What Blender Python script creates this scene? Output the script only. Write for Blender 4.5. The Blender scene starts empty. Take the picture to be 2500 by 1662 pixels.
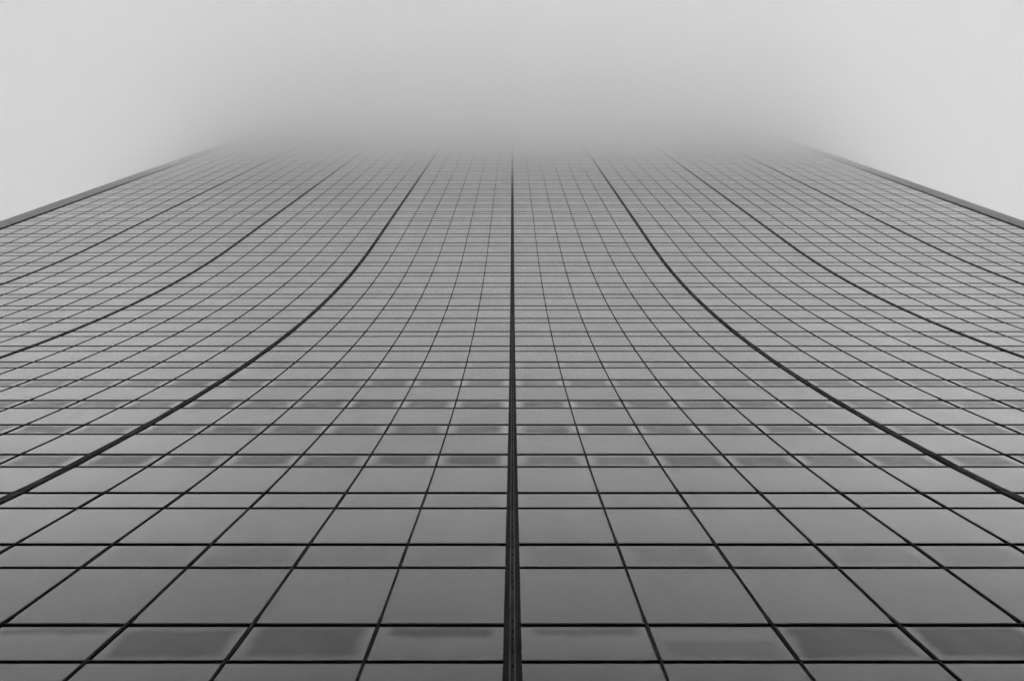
import bpy, math, random
from mathutils import Vector, Matrix
random.seed(57)
sc = bpy.context.scene
C = sc.collection

# ---------------------------------------------------------------- camera
EYE = 1.6
F_PX, W_PX, H_PX = 2200.0, 2500.0, 1662.0
TILT = 0.31919                     # angle between the lens axis and the vertical (radians)
cd = bpy.data.cameras.new("camera")
cd.sensor_fit = 'HORIZONTAL'
cd.sensor_width = 36.0
cd.lens = 36.0 * F_PX / W_PX
cd.shift_x = -1.0 / W_PX
cd.clip_start = 0.1
cd.clip_end = 5000
cam = bpy.data.objects.new("camera", cd)
C.objects.link(cam)
cam.location = (0, 0, EYE)
cam.rotation_euler = (math.pi - TILT, 0, 0)
sc.camera = cam

# ---------------------------------------------------------------- sky and sun (overcast, black-and-white picture)
SUN_EL, SUN_ROT = math.radians(60), math.radians(155)
world = bpy.data.worlds.new("World")
sc.world = world
world.use_nodes = True
wn, wl = world.node_tree.nodes, world.node_tree.links
wn.clear()
sky = wn.new('ShaderNodeTexSky')
sky.sky_type = 'NISHITA'
sky.sun_disc = False
sky.sun_elevation = SUN_EL
sky.sun_rotation = SUN_ROT
sky.dust_density = 4.0
grey = wn.new('ShaderNodeRGBToBW')
bg = wn.new('ShaderNodeBackground')
bg.inputs['Strength'].default_value = 0.15
wo = wn.new('ShaderNodeOutputWorld')
wl.new(sky.outputs['Color'], grey.inputs['Color'])
wl.new(grey.outputs['Val'], bg.inputs['Color'])
wl.new(bg.outputs['Background'], wo.inputs['Surface'])

sd = bpy.data.lights.new("sun", 'SUN')
sd.energy = 1.5
sd.angle = math.radians(60)
sd.color = (1, 1, 1)
sun = bpy.data.objects.new("sun", sd)
C.objects.link(sun)
d = Vector((math.sin(SUN_ROT) * math.cos(SUN_EL), math.cos(SUN_ROT) * math.cos(SUN_EL), math.sin(SUN_EL)))
sun.rotation_euler = d.to_track_quat('Z', 'Y').to_euler()
sun.location = (0, -30, 400)

sc.view_settings.view_transform = 'Standard'
sc.view_settings.look = 'None'
sc.view_settings.gamma = 1.0
sc.view_settings.use_curve_mapping = False
sc.view_settings.exposure = 0.55
sc.render.engine = 'CYCLES'
sc.cycles.max_bounces = 24
sc.cycles.diffuse_bounces = 3
sc.cycles.glossy_bounces = 3
sc.cycles.volume_bounces = 20
sc.cycles.transparent_max_bounces = 8

# ---------------------------------------------------------------- materials
def new_mat(name):
    m = bpy.data.materials.new(name)
    m.use_nodes = True
    return m, m.node_tree.nodes, m.node_tree.links, m.node_tree.nodes['Principled BSDF']

def g3(v):
    return (v, v, v, 1)

def noisy(name, lo, hi, scale, rough, detail=6, metallic=0.0, stretch=(1, 1, 1), bump=0.0):
    m, n, l, p = new_mat(name)
    tc = n.new('ShaderNodeTexCoord')
    mp = n.new('ShaderNodeMapping')
    mp.inputs['Scale'].default_value = stretch
    tx = n.new('ShaderNodeTexNoise')
    tx.inputs['Scale'].default_value = scale
    tx.inputs['Detail'].default_value = detail
    cr = n.new('ShaderNodeMapRange')
    cr.inputs['From Min'].default_value = 0.3
    cr.inputs['From Max'].default_value = 0.7
    cr.inputs['To Min'].default_value = lo
    cr.inputs['To Max'].default_value = hi
    l.new(tc.outputs['Object'], mp.inputs['Vector'])
    l.new(mp.outputs['Vector'], tx.inputs['Vector'])
    l.new(tx.outputs['Fac'], cr.inputs['Value'])
    l.new(cr.outputs['Result'], p.inputs['Base Color'])
    p.inputs['Roughness'].default_value = rough
    p.inputs['Metallic'].default_value = metallic
    p.inputs['Specular IOR Level'].default_value = 0.3 if hi > 0.1 else 0.08
    if bump:
        b = n.new('ShaderNodeBump')
        b.inputs['Strength'].default_value = bump
        b.inputs['Distance'].default_value = 0.02
        l.new(tx.outputs['Fac'], b.inputs['Height'])
        l.new(b.outputs['Normal'], p.inputs['Normal'])
    return m

GLASS_CURVE = [(0, .88), (.05, .72), (.12, .72), (.20, .62), (.242, .51), (.317, .305), (.383, .212), (.454, .108), (.60, .07), (1.0, .05)]
def glass(name, grime):
    """dark tinted mirror-like glazing; with grime, the dull stain some spandrel panes carry"""
    m, n, l, p = new_mat(name)
    tc = n.new('ShaderNodeTexCoord')
    oi = n.new('ShaderNodeObjectInfo')
    p.inputs['Base Color'].default_value = g3(0.012)
    p.inputs['Specular IOR Level'].default_value = 0.0
    # mirror film whose reflectance rises towards grazing view, as on coated double glazing
    gm = n.new('ShaderNodeNewGeometry')
    dot = n.new('ShaderNodeVectorMath'); dot.operation = 'DOT_PRODUCT'
    l.new(gm.outputs['Normal'], dot.inputs[0]); l.new(gm.outputs['Incoming'], dot.inputs[1])
    ramp = n.new('ShaderNodeValToRGB')
    e = ramp.color_ramp.elements
    stops = GLASS_CURVE
    while len(e) < len(stops): e.new(0.5)
    for el, (x, y) in zip(sorted(e, key=lambda q: q.position), stops):
        el.position = x; el.color = (y, y, y, 1)
    l.new(dot.outputs['Value'], ramp.inputs['Fac'])
    gl = n.new('ShaderNodeBsdfGlossy')
    # dust specks, faint dirt clouds and pane-to-pane differences in the mirror film
    def nz(scale, detail, lo, hi, st=(1, 1, 1)):
        a = n.new('ShaderNodeTexNoise'); a.inputs['Scale'].default_value = scale; a.inputs['Detail'].default_value = detail
        mpn = n.new('ShaderNodeMapping'); mpn.inputs['Scale'].default_value = st
        l.new(gm.outputs['Position'], mpn.inputs['Vector']); l.new(mpn.outputs['Vector'], a.inputs['Vector'])
        b = n.new('ShaderNodeMapRange'); b.inputs['From Min'].default_value = 0.3; b.inputs['From Max'].default_value = 0.7
        b.inputs['To Min'].default_value = lo; b.inputs['To Max'].default_value = hi
        l.new(a.outputs['Fac'], b.inputs['Value'])
        return b.outputs['Result']
    pr_ = n.new('ShaderNodeMapRange'); pr_.inputs['To Min'].default_value = 0.955; pr_.inputs['To Max'].default_value = 1.0
    l.new(oi.outputs['Random'], pr_.inputs['Value'])
    m1 = n.new('ShaderNodeMath'); m1.operation = 'MULTIPLY'
    m2 = n.new('ShaderNodeMath'); m2.operation = 'MULTIPLY'
    l.new(nz(22, 3, 0.94, 1.0), m1.inputs[0]); l.new(nz(0.7, 4, 0.95, 1.0, (1, 1, 0.35)), m1.inputs[1])
    l.new(m1.outputs[0], m2.inputs[0]); l.new(pr_.outputs['Result'], m2.inputs[1])
    l.new(m2.outputs[0], gl.inputs['Color'])
    gx = n.new('ShaderNodeMixShader')
    l.new(ramp.outputs['Color'], gx.inputs[0])
    l.new(p.outputs['BSDF'], gx.inputs[1]); l.new(gl.outputs['BSDF'], gx.inputs[2])
    # faint dust haze: roughness and a little diffuse film vary over the facade
    tx = n.new('ShaderNodeTexNoise')
    tx.inputs['Scale'].default_value = 0.22
    tx.inputs['Detail'].default_value = 2
    l.new(gm.outputs['Position'], tx.inputs['Vector'])
    rr = n.new('ShaderNodeMapRange')
    rr.inputs['To Min'].default_value = 0.015
    rr.inputs['To Max'].default_value = 0.03
    l.new(tx.outputs['Fac'], rr.inputs['Value'])
    l.new(rr.outputs['Result'], gl.inputs['Roughness'])
    br = n.new('ShaderNodeMapRange')
    br.inputs['To Min'].default_value = 0.003
    br.inputs['To Max'].default_value = 0.009
    l.new(oi.outputs['Random'], br.inputs['Value'])
    l.new(br.outputs['Result'], p.inputs['Base Color'])
    if not grime:
        l.new(gx.outputs['Shader'], n['Material Output'].inputs['Surface'])
        return m
    film = n.new('ShaderNodeBsdfPrincipled')
    film.inputs['Base Color'].default_value = g3(0.03)
    film.inputs['Roughness'].default_value = 0.25
    film.inputs['IOR'].default_value = 1.24
    uv = n.new('ShaderNodeSeparateXYZ')
    l.new(tc.outputs['UV'], uv.inputs['Vector'])
    def attr(nm):
        a = n.new('ShaderNodeAttribute')
        a.attribute_type = 'OBJECT'
        a.attribute_name = nm
        return a.outputs['Fac']
    def math_(op, a, b=None, clamp=False):
        q = n.new('ShaderNodeMath')
        q.operation = op
        q.use_clamp = clamp
        for i, v in enumerate((a, b)):
            if v is None: continue
            if isinstance(v, (int, float)): q.inputs[i].default_value = v
            else: l.new(v, q.inputs[i])
        return q.outputs[0]
    def step(v, a, b):
        q = n.new('ShaderNodeMapRange')
        q.interpolation_type = 'SMOOTHSTEP'
        l.new(v, q.inputs['Value'])
        for key, x in (('From Min', a), ('From Max', b)):
            if isinstance(x, (int, float)): q.inputs[key].default_value = x
            else: l.new(x, q.inputs[key])
        return q.outputs['Result']
    # wobble the outline with noise
    off = n.new('ShaderNodeCombineXYZ')
    l.new(math_('MULTIPLY', oi.outputs['Random'], 90.0), off.inputs['X'])
    va = n.new('ShaderNodeVectorMath'); va.operation = 'ADD'
    l.new(tc.outputs['UV'], va.inputs[0]); l.new(off.outputs['Vector'], va.inputs[1])
    t2 = n.new('ShaderNodeTexNoise'); t2.inputs['Scale'].default_value = 2.6; t2.inputs['Detail'].default_value = 4
    sc2 = n.new('ShaderNodeVectorMath'); sc2.operation = 'MULTIPLY'; sc2.inputs[1].default_value = (1.0, 0.55, 1.0)
    l.new(va.outputs['Vector'], sc2.inputs[0]); l.new(sc2.outputs['Vector'], t2.inputs['Vector'])
    wob = math_('MULTIPLY', math_('SUBTRACT', t2.outputs['Fac'], 0.5), attr('stain_wobble'))
    u = math_('ADD', uv.outputs['X'], math_('MULTIPLY', wob, 0.6))
    v = math_('ADD', uv.outputs['Y'], wob)
    eu = math_('MINIMUM', u, math_('SUBTRACT', 1.0, u))
    soft = attr('stain_soft')
    mu = step(eu, 0.02, soft)
    lo = attr('stain_low'); hi = attr('stain_high')
    ml = step(v, math_('SUBTRACT', lo, 0.05), math_('ADD', lo, soft))
    mh = math_('SUBTRACT', 1.0, step(v, math_('SUBTRACT', hi, soft), math_('ADD', hi, 0.05)))
    mask = math_('MULTIPLY', math_('MULTIPLY', mu, ml), mh)
    var = n.new('ShaderNodeMapRange')
    var.inputs['From Min'].default_value = 0.3; var.inputs['From Max'].default_value = 0.7
    var.inputs['To Min'].default_value = 0.8; var.inputs['To Max'].default_value = 1.0
    l.new(t2.outputs['Fac'], var.inputs['Value'])
    fac = math_('MULTIPLY', math_('MULTIPLY', mask, var.outputs['Result']), attr('stain'), True)
    mix = n.new('ShaderNodeMixShader')
    l.new(fac, mix.inputs[0])
    l.new(gx.outputs['Shader'], mix.inputs[1])
    l.new(film.outputs['BSDF'], mix.inputs[2])
    l.new(mix.outputs['Shader'], n['Material Output'].inputs['Surface'])
    return m

M_glass = glass("tinted_glass", False)
M_spandrel = glass("spandrel_glass", True)
M_metal = noisy("dark_anodised_metal", 0.003, 0.008, 1.2, 0.6, stretch=(1, 1, 0.3))
M_flange = noisy("track_flange_metal", 0.002, 0.010, 2.5, 0.6, stretch=(3, 1, 0.4))
M_rail = noisy("worn_rail_metal", 0.03, 0.15, 4.0, 0.45, metallic=0.3, stretch=(1, 1, 0.2))
M_channel = noisy("track_channel_metal", 0.005, 0.034, 3.0, 0.6, stretch=(3, 1, 0.5))
M_black = noisy("gasket_black", 0.004, 0.008, 5.0, 0.8)
M_stone = noisy("travertine", 0.48, 0.58, 0.8, 0.7, stretch=(1, 1, 3), bump=0.2)
M_paving = noisy("granite_paving", 0.12, 0.20, 3.0, 0.8)
M_asphalt = noisy("asphalt", 0.04, 0.06, 12.0, 0.9, bump=0.3)

# ---------------------------------------------------------------- mesh helper
class MB:
    def __init__(self):
        self.v, self.f, self.uv, self.mi = [], [], {}, []
    def poly(self, pts, uv=None, mi=0):
        b = len(self.v)
        self.v += [tuple(p) for p in pts]
        if uv: self.uv[len(self.f)] = uv
        self.f.append(tuple(range(b, b + len(pts))))
        self.mi.append(mi)
    def quads(self, vs, fs, mi=0):
        b = len(self.v)
        self.v += [tuple(p) for p in vs]
        for f in fs:
            self.f.append(tuple(b + i for i in f)); self.mi.append(mi)
    def box8(self, p, mi=0):
        # p: 8 points, 0-3 back loop, 4-7 front loop
        self.quads(p, [(0, 1, 2, 3), (7, 6, 5, 4), (0, 4, 5, 1), (1, 5, 6, 2), (2, 6, 7, 3), (3, 7, 4, 0)], mi)
    def mesh(self, name, mats):
        me = bpy.data.meshes.new(name)
        me.from_pydata(self.v, [], self.f)
        if self.uv:
            ul = me.uv_layers.new(name="UVMap")
            for fi, uv in self.uv.items():
                for k, li in enumerate(me.polygons[fi].loop_indices):
                    ul.data[li].uv = uv[k]
        for m in mats: me.materials.append(m)
        for i, q in enumerate(me.polygons): q.material_index = self.mi[i]
        me.validate(); me.update()
        return me
    def build(self, name, mats, parent=None, loc=(0, 0, 0)):
        o = bpy.data.objects.new(name, self.mesh(name, mats if isinstance(mats, list) else [mats]))
        C.objects.link(o)
        o.location = loc
        if parent is not None: o.parent = parent
        return o

# ---------------------------------------------------------------- the facade's profile (y = distance from the viewer, z = height)
U = 2.07                            # width of one pane
H0, HF, OINF, AA, H1, PW, CF = 5.91214, 1.90635, 8.22869, 0.0042856, 37.6349, 1.97614, 0.33917
N_LO, N_HI = -3, 48
MEAS = {0: (1530.6, 1621.0), 1: (1332.5, 1389.5), 2: (1205.8, 1243.4), 3: (1111.4, 1141.6)}
def off(h):
    return OINF - AA * max(H1 - h, 0.0) ** PW
def off_ray(h, ypx):                # the row line as surveyed
    y = 831 + (ypx - 831) * 0.992
    el = math.pi / 2 - TILT + math.atan((831 - y) / F_PX)
    return h / math.tan(el)
def line(n, low):
    """a horizontal line of the grid: (y, z) in metres; low = bottom edge of the spandrel of floor n"""
    h = H0 + n * HF - (CF * HF if low else 0)
    o = off_ray(h, MEAS[n][1 if low else 0]) if n in MEAS else off(h)
    return Vector((0, o * U, EYE + h * U))
# polyline from the ground up
LINES = []
for n in range(N_LO, N_HI + 1):
    LINES.append((n, True, line(n, True)))
    LINES.append((n, False, line(n, False)))
BASE_H = (0.0 - EYE) / U
p_ground = Vector((0, off(BASE_H) * U, 0.0))
PTS = [p_ground] + [q for _, _, q in LINES]
TOP = PTS[-1]

def seg_frame(a, b):
    t = (b - a).normalized()                       # up the slope
    nrm = Vector((0, -t.z, t.y)).normalized()      # outward, toward the street
    if nrm.y > 0: nrm = -nrm
    return t, nrm
def vert_normals():
    out = []
    for i, p in enumerate(PTS):
        ns = []
        if i > 0: ns.append(seg_frame(PTS[i - 1], p)[1])
        if i < len(PTS) - 1: ns.append(seg_frame(p, PTS[i + 1])[1])
        s = sum(ns, Vector((0, 0, 0)))
        out.append(s.normalized())
    return out
NRM = vert_normals()

# columns of the grid
TRACK_HALF = 0.0625
BAY = 5.95
def track_x(b): return b * BAY
EDGE = 4 * BAY - TRACK_HALF + 0.0
COLS = []        # (x0, x1) of each glass column, x of mullions
MULL = []
for b in range(-4, 4):
    a0 = track_x(b) + TRACK_HALF
    a1 = track_x(b + 1) - TRACK_HALF
    w = (a1 - a0) / 6
    for k in range(6):
        COLS.append((a0 + k * w, a0 + (k + 1) * w, b, k))
        if k: MULL.append(a0 + k * w)
PANE_W = COLS[0][1] - COLS[0][0]

def ribbon(mb, x0, x1, d0, d1, i0=0, i1=None, mi=0, cap=True):
    """a bar that follows the profile from point i0 to i1, between depths d0 and d1 in front of the glass"""
    i1 = len(PTS) - 1 if i1 is None else i1
    b = len(mb.v)
    for i in range(i0, i1 + 1):
        p, nn = PTS[i], NRM[i]
        for x, dd in ((x0, d0), (x1, d0), (x1, d1), (x0, d1)):
            q = p + nn * dd
            mb.v.append((x * U, q.y, q.z))
    for k in range(i1 - i0):
        r, s = b + 4 * k, b + 4 * k + 4
        for j in range(4):
            jj = (j + 1) % 4
            mb.f.append((r + j, r + jj, s + jj, s + j)); mb.mi.append(mi)
    if cap:
        mb.f.append((b + 3, b + 2, b + 1, b)); mb.mi.append(mi)
        e = b + 4 * (i1 - i0)
        mb.f.append((e, e + 1, e + 2, e + 3)); mb.mi.append(mi)

# ---------------------------------------------------------------- the tower
tower = bpy.data.objects.new("office_tower", None)
C.objects.link(tower)
tower.location = (0, p_ground.y, 0)
T0 = Vector(tower.location)
tower['label'] = "glass office tower with a dark grid of panes, its top lost in low cloud"
tower['category'] = "skyscraper"
def to_tower(o):
    o.parent = tower
    o.matrix_parent_inverse = Matrix.Translation(-T0)

# body: side walls, roof, back, and the dark core right behind the glass
BACK = TOP.y + 34.0
FX = 4 * BAY + 0.90
mb = MB()
prof = [p + n * -0.12 for p, n in zip(PTS, NRM)]
bx = (4 * BAY - 0.02) * U
for i in range(len(prof) - 1):
    a, b = prof[i], prof[i + 1]
    mb.poly([(-bx, a.y, a.z), (bx, a.y, a.z), (bx, b.y, b.z), (-bx, b.y, b.z)])
to_tower(mb.build("backing_wall", M_black))
for s in (-1, 1):
    mb = MB()
    xo, xi = s * (FX * U - 0.02), s * (FX * U - 0.6)
    ring = [(p.y + 0.35, p.z) for p in PTS]
    ring = [(y, z) for y, z in ring] + [(BACK, TOP.z), (BACK, 0.0)]
    mb.poly([(xo, y, z) for y, z in ring]); mb.poly([(xi, y, z) for y, z in reversed(ring)])
    for k in range(len(ring)):
        (y0, z0), (y1, z1) = ring[k], ring[(k + 1) % len(ring)]
        mb.poly([(xo, y0, z0), (xo, y1, z1), (xi, y1, z1), (xi, y0, z0)])
    to_tower(mb.build("side_wall", M_stone))
mb = MB()
w_ = FX * U - 0.62
mb.box8([(-w_, TOP.y + 0.2, TOP.z - 0.4), (w_, TOP.y + 0.2, TOP.z - 0.4), (w_, BACK - .1, TOP.z - 0.4), (-w_, BACK - .1, TOP.z - 0.4),
         (-w_, TOP.y + 0.2, TOP.z + 0.3), (w_, TOP.y + 0.2, TOP.z + 0.3), (w_, BACK - .1, TOP.z + 0.3), (-w_, BACK - .1, TOP.z + 0.3)])
to_tower(mb.build("roof", M_stone))
mb = MB()
mb.box8([(-w_, BACK - .5, 0), (w_, BACK - .5, 0), (w_, BACK - .12, 0), (-w_, BACK - .12, 0),
         (-w_, BACK - .5, TOP.z - .45), (w_, BACK - .5, TOP.z - .45), (w_, BACK - .12, TOP.z - .45), (-w_, BACK - .12, TOP.z - .45)])
to_tower(mb.build("back_wall", M_glass))

# plinth under the lowest row
mb = MB(); ribbon(mb, -4 * BAY + .03, 4 * BAY - .03, -0.06, 0.05, 0, 1)
to_tower(mb.build("plinth", M_flange))

# glass: every pane that reads in the picture is a part; the rest are joined
def project(p):
    rel = p - Vector((0, 0, EYE))
    sa, ca = math.sin(TILT), math.cos(TILT)
    D = rel.y * sa + rel.z * ca
    V = -rel.y * ca + rel.z * sa
    return 1250 + F_PX * rel.x / max(D, .01), 831 - F_PX * V / max(D, .01)
GAP = 0.008
def pane_points(a, b, x0, x1, depth=0.03):
    t, nn = seg_frame(a, b)
    p, q = a + t * GAP, b - t * GAP
    pts = []
    for dd in (-depth, 0.0):
        for (x, r) in ((x0 * U + GAP, p), (x1 * U - GAP, p), (x1 * U - GAP, q), (x0 * U + GAP, q)):
            e = r + nn * dd
            pts.append(Vector((x, e.y, e.z)))
    return pts
UVQ = [(0, 0), (1, 0), (1, 1), (0, 1)]
def add_pane(mb, P, o=Vector((0, 0, 0))):
    P = [p - o for p in P]
    mb.poly([P[4], P[5], P[6], P[7]], UVQ)
    mb.poly([P[3], P[2], P[1], P[0]], UVQ)
    for i, j in ((0, 1), (1, 2), (2, 3), (3, 0)):
        mb.poly([P[i], P[j], P[j + 4], P[i + 4]], UVQ)

stain_row = {3: 0.78, 4: 0.76, 5: 0.72, 6: 0.56, 7: 0.22, 1: 0.20, 2: 0.10, 8: 0.05, 0: 1.0}
# stains of the lowest row in view, by column left (-) and right (+) of the middle track: (strength, low, high)
stain_foot = {-1: (0.9, .62, .95), -2: (1.0, .06, .98), -3: (0.9, .06, .90), -4: (0.6, .70, .97), -5: (.5, .1, .5),
              1: (0.6, .66, .95), 2: (0.45, .05, .60), 3: (1.0, .05, .98), 4: (1.0, .08, .98), 5: (.8, .1, .95)}
cands = {"window_pane": [], "spandrel_pane": []}
for i in range(1, len(PTS) - 1):
    n, low, _ = LINES[i - 1]
    kind = "spandrel_pane" if low else "window_pane"
    a, b = PTS[i], PTS[i + 1]
    for ci, (x0, x1, bay, k) in enumerate(COLS):
        P = pane_points(a, b, x0, x1)
        pr = [project(q) for q in P[4:]]
        xs, ys = [q[0] for q in pr], [q[1] for q in pr]
        inside = max(xs) > 0 and min(xs) < W_PX and max(ys) > 0 and min(ys) < H_PX and P[4].z > EYE
        wv = max(0, min(max(xs), W_PX) - max(min(xs), 0))
        hv = max(0, min(max(ys), H_PX) - max(min(ys), 0))
        cands[kind].append((wv * hv if inside else 0.0, i, n, ci, P))
for kind, lst in cands.items():
    lst.sort(key=lambda r: -r[0])
    mat = M_glass if kind == "window_pane" else M_spandrel
    meshes = {}
    for area, i, n, ci, P in lst[:298]:
        o0 = P[4]
        if i not in meshes:
            mb = MB(); add_pane(mb, P, o0); meshes[i] = mb.mesh(kind, [mat])
        ob = bpy.data.objects.new(kind, meshes[i])
        C.objects.link(ob)
        ob.location = o0
        to_tower(ob)
        if kind == "spandrel_pane":
            x0, x1, bay, k = COLS[ci]
            col = ci - 24 + (1 if ci >= 24 else 0)
            st, lo, hi = stain_row.get(n, 0.0), 0.04 + random.uniform(-.03, .04), 0.95 + random.uniform(-.04, .04)
            if n == 0:
                st, lo, hi = stain_foot.get(col, (0.4, .2, .8))
                st *= 0.78
            elif st:
                st *= random.uniform(0.78, 1.08) * (1.0 if col < 0 else 0.88)
                if n == 1: st *= random.uniform(.4, 1.5)
            ob['stain_soft'] = 0.15 if n == 0 else 0.22; ob['stain_wobble'] = 0.24 if n == 0 else (0.4 if n == 1 else 0.10); ob['stain'] = float(st); ob['stain_low'] = float(lo); ob['stain_high'] = float(hi)
    mb = MB()
    for area, i, n, ci, P in lst[298:]:
        add_pane(mb, P)
    rest = mb.build(kind + "s", mat)
    rest['kind'] = 'stuff'
    rest['stain'] = 0.0; rest['stain_wobble'] = 0.0; rest['stain_soft'] = 0.1; rest['stain_low'] = 0.1; rest['stain_high'] = 0.9
    to_tower(rest)

# vertical mullions: a bar up the whole profile with wider splice sleeves beside the lower spandrels
def mullion_mesh():
    mb = MB()
    ribbon(mb, -0.0088, 0.0088, -0.05, 0.020, 1)
    for i in range(1, len(PTS) - 1):
        n, low, _ = LINES[i - 1]
        if low and n < 16:
            a, b = PTS[i], PTS[i + 1]
            t, nn = seg_frame(a, b)
            p, q = a + t * 0.03, b + t * 0.35
            if i + 2 < len(PTS):
                t2, _n2 = seg_frame(b, PTS[i + 2])
                q = b + t2 * 0.35
            w, dd = 0.0120 * U, 0.023
            mb.box8([Vector((x, 0, 0)) + r + nn * e for e in (-0.02, dd) for (x, r) in ((-w, p), (w, p), (w, q), (-w, q))])
    return mb.mesh("mullion", [M_metal])
mm = mullion_mesh()
for x in MULL:
    o = bpy.data.objects.new("mullion", mm); C.objects.link(o)
    o.location = (x * U, 0, 0)
    to_tower(o)

# horizontal transoms, one above and one below each spandrel; in each bay between the tracks they butt the flanges
for i in range(1, len(PTS)):
    n, low, p = LINES[i - 1]
    t = (seg_frame(PTS[i - 1], PTS[i])[0] + (seg_frame(PTS[i], PTS[i + 1])[0] if i + 1 < len(PTS) else Vector((0, 0, 0)))).normalized()
    nn = NRM[i]
    hh = (0.0088 if low else 0.0108) * U
    pr = 0.020 if low else 0.024
    mb = MB()
    for b in range(-4, 4):
        xa, xb = (track_x(b) + TRACK_HALF) * U, (track_x(b + 1) - TRACK_HALF) * U
        r, q = p - t * hh, p + t * hh
        mb.box8([Vector((x, 0, 0)) + e + nn * dd for dd in (-0.05, pr) for (x, e) in ((xa, r), (xb, r), (xb, q), (xa, q))])
        # thin black drip gasket under the bar
        r2, q2 = p - t * (hh + 0.006), p - t * hh
        mb.box8([Vector((x, 0, 0)) + e + nn * dd for dd in (-0.04, pr * 0.45) for (x, e) in ((xa, r2), (xb, r2), (xb, q2), (xa, q2))], 1)
    to_tower(mb.build("transom", [M_metal, M_black]))

# window-cleaning tracks
def track(b):
    x = track_x(b)
    tr = bpy.data.objects.new("guide_track", None); C.objects.link(tr)
    tr.location = (x * U, p_ground.y, 0)
    to_tower(tr)
    bpy.context.view_layer.update()
    def put(mb, name, mats):
        o = mb.build(name, mats)
        o.parent = tr
        o.matrix_parent_inverse = Matrix.Translation(-Vector(tr.location))
        return o
    for s in (-1, 1):
        mb = MB()
        xa, xb = sorted((x + s * TRACK_HALF, x + s * 0.029))
        ribbon(mb, xa, xb, -0.05, 0.020, 1)
        # splice plates over the flange beside the lower spandrels
        for i in range(1, len(PTS) - 2):
            n, low, _ = LINES[i - 1]
            if low and n < 10:
                pa, pb = PTS[i], PTS[i + 1]
                t, nn = seg_frame(pa, pb)
                q0, q1 = pa + t * (0.05 if n else 0.35), pb + seg_frame(pb, PTS[i + 2])[0] * 0.4
                pa_, pb_ = sorted((x + s * (TRACK_HALF + 0.0035), x + s * 0.033))
                mb.box8([Vector((xx * U, 0, 0)) + r + nn * e for e in (-0.02, 0.024) for (xx, r) in ((pa_, q0), (pb_, q0), (pb_, q1), (pa_, q1))])
        put(mb, "flange", M_flange)
        mb = MB()
        xa, xb = sorted((x + s * 0.0200, x + s * 0.0145))
        ribbon(mb, xa, xb, -0.01, 0.034, 1)
        put(mb, "rail", M_rail)
    mb = MB(); ribbon(mb, x - 0.0288, x + 0.0288, -0.05, 0.008, 1)
    put(mb, "channel", M_channel)
    brnd = random.Random(900 + b)
    # bolt holes down the middle of the channel
    mb = MB()
    for i in range(1, len(PTS) - 1):
        n, low, _ = LINES[i - 1]
        if n > 14: break
        a, c = PTS[i], PTS[i + 1]
        t, nn = seg_frame(a, c)
        L = (c - a).length
        k = max(1, round(L / 0.42))
        for j in range(k):
            if brnd.random() < 0.08: continue
            ctr = a + t * (L * (j + .5 + brnd.uniform(-.22, .22)) / k) + Vector((x * U + brnd.uniform(-.006, .006), 0, 0))
            rr = brnd.uniform(0.013, 0.021)
            ring = [ctr + Vector((math.cos(w), 0, 0)) * rr + t * (math.sin(w) * rr * 1.6) for w in [math.pi * z / 3 for z in range(6)]]
            mb.poly([q + nn * 0.026 for q in ring])
            for z in range(6):
                q0, q1 = ring[z], ring[(z + 1) % 6]
                mb.poly([q0 + nn * 0.006, q1 + nn * 0.006, q1 + nn * 0.026, q0 + nn * 0.026])
    o = put(mb, "bolts", M_black)
    o['kind'] = 'stuff'
    return tr
for b in range(-3, 4):
    track(b)

# black edge strip and pale stone pier on either side
for s in (-1, 1):
    mb = MB()
    xa, xb = sorted((s * (4 * BAY - TRACK_HALF + .002), s * (4 * BAY + 0.0)))
    ribbon(mb, xa, xb, -0.05, 0.05, 0)
    to_tower(mb.build("edge_strip", M_metal))
    pier = bpy.data.objects.new("stone_pier", None); C.objects.link(pier)
    pier.location = (s * 4 * BAY * U, p_ground.y, 0)
    to_tower(pier)
    xa, xb = sorted((s * (4 * BAY + 0.004), s * FX))
    for i in range(0, len(PTS) - 2, 2):
        mb = MB()
        b0 = len(mb.v)
        idx = [i, i + 1, i + 2] if i + 2 < len(PTS) else [i, i + 1]
        for q, k in enumerate(idx):
            p, nn = PTS[k], NRM[k]
            t = seg_frame(PTS[max(k - 1, 0)], PTS[min(k + 1, len(PTS) - 1)])[0]
            e = t * (0.006 if q == 0 else (-0.006 if q == len(idx) - 1 else 0))
            for x, dd in ((xa, -0.30), (xb, -0.30), (xb, 0.10), (xa, 0.10)):
                r = p + nn * dd + e
                mb.v.append((x * U, r.y, r.z))
        for k in range(len(idx) - 1):
            r, w = b0 + 4 * k, b0 + 4 * k + 4
            for j in range(4):
                jj = (j + 1) % 4
                mb.f.append((r + j, r + jj, w + jj, w + j)); mb.mi.append(0)
        mb.f.append((b0 + 3, b0 + 2, b0 + 1, b0)); mb.mi.append(0)
        e0 = b0 + 4 * (len(idx) - 1)
        mb.f.append((e0, e0 + 1, e0 + 2, e0 + 3)); mb.mi.append(0)
        o = mb.build("stone_panel", M_stone)
        o.parent = pier
        o.matrix_parent_inverse = Matrix.Translation(-Vector(pier.location))

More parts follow.
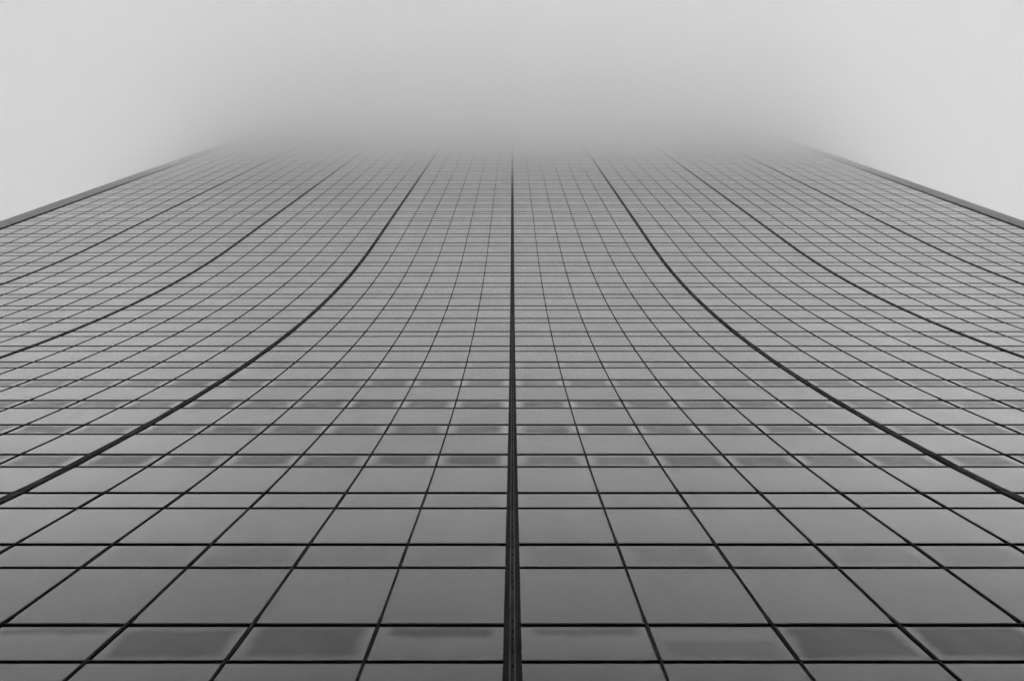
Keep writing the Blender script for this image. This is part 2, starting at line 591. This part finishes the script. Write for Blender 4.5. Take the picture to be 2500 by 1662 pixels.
# ---------------------------------------------------------------- ground (below the frame, for other viewpoints and bounce light)
def sheet(name, x0, x1, y0, y1, z, mat, thick=0.3):
    mb = MB()
    mb.box8([(x0, y0, z - thick), (x1, y0, z - thick), (x1, y1, z - thick), (x0, y1, z - thick),
             (x0, y0, z), (x1, y0, z), (x1, y1, z), (x0, y1, z)])
    o = mb.build(name, mat)
    o['kind'] = 'structure'
    return o
sheet("ground", -1500, 1500, -1500, 1500, -0.16, M_paving)
sheet("pavement", -70, 70, -4.5, BACK + 6, 0.0, M_paving, 0.155)
sheet("road", -1200, 1200, -17, -4.6, -0.13, M_asphalt, 0.02)

# ---------------------------------------------------------------- low cloud that swallows the top of the tower, thickening upwards
slabs = [(70, 88, .0010), (88, 100, .003), (100, 107, .0075), (107, 114, .014), (114, 121, .027), (121, 128, .040),
         (128, 136, .054), (136, 146, .066), (146, 160, .072), (160, 178, .056), (178, 240, .045)]
mb = MB(); mats = []
for k, (z0, z1, den) in enumerate(slabs):
    m = bpy.data.materials.new("cloud_vapour"); m.use_nodes = True
    nt = m.node_tree; nt.nodes.clear()
    out = nt.nodes.new('ShaderNodeOutputMaterial')
    pv = nt.nodes.new('ShaderNodeVolumePrincipled')
    pv.inputs['Color'].default_value = (1, 1, 1, 1)
    pv.inputs['Density'].default_value = den
    pv.inputs['Anisotropy'].default_value = 0.7
    nt.links.new(pv.outputs['Volume'], out.inputs['Volume'])
    mats.append(m)
    X, Y = 700, 700
    a, c = z0 + 0.002, z1 - 0.002
    mb.box8([(-X, -Y, a), (X, -Y, a), (X, Y, a), (-X, Y, a), (-X, -Y, c), (X, -Y, c), (X, Y, c), (-X, Y, c)][::1], k)
me = mb.mesh("low_cloud", mats)
import bmesh
bm = bmesh.new(); bm.from_mesh(me); bmesh.ops.recalc_face_normals(bm, faces=bm.faces); bm.to_mesh(me); bm.free()
cl = bpy.data.objects.new("low_cloud", me); C.objects.link(cl)
cl['kind'] = 'stuff'
cl['label'] = "pale grey low cloud drifting round the tower and hiding its upper floors"

# outward normals on all solid meshes
done = set()
for o in list(C.objects):
    if o.type == 'MESH' and o.data.name not in done and o.name != "low_cloud":
        done.add(o.data.name)
        if o.name.split('.')[0] in ("backing_wall",): continue
        bm = bmesh.new(); bm.from_mesh(o.data); bmesh.ops.remove_doubles(bm, verts=bm.verts, dist=1e-5) if 'window_pane' not in o.name else None
        bmesh.ops.recalc_face_normals(bm, faces=bm.faces); bm.to_mesh(o.data); bm.free()
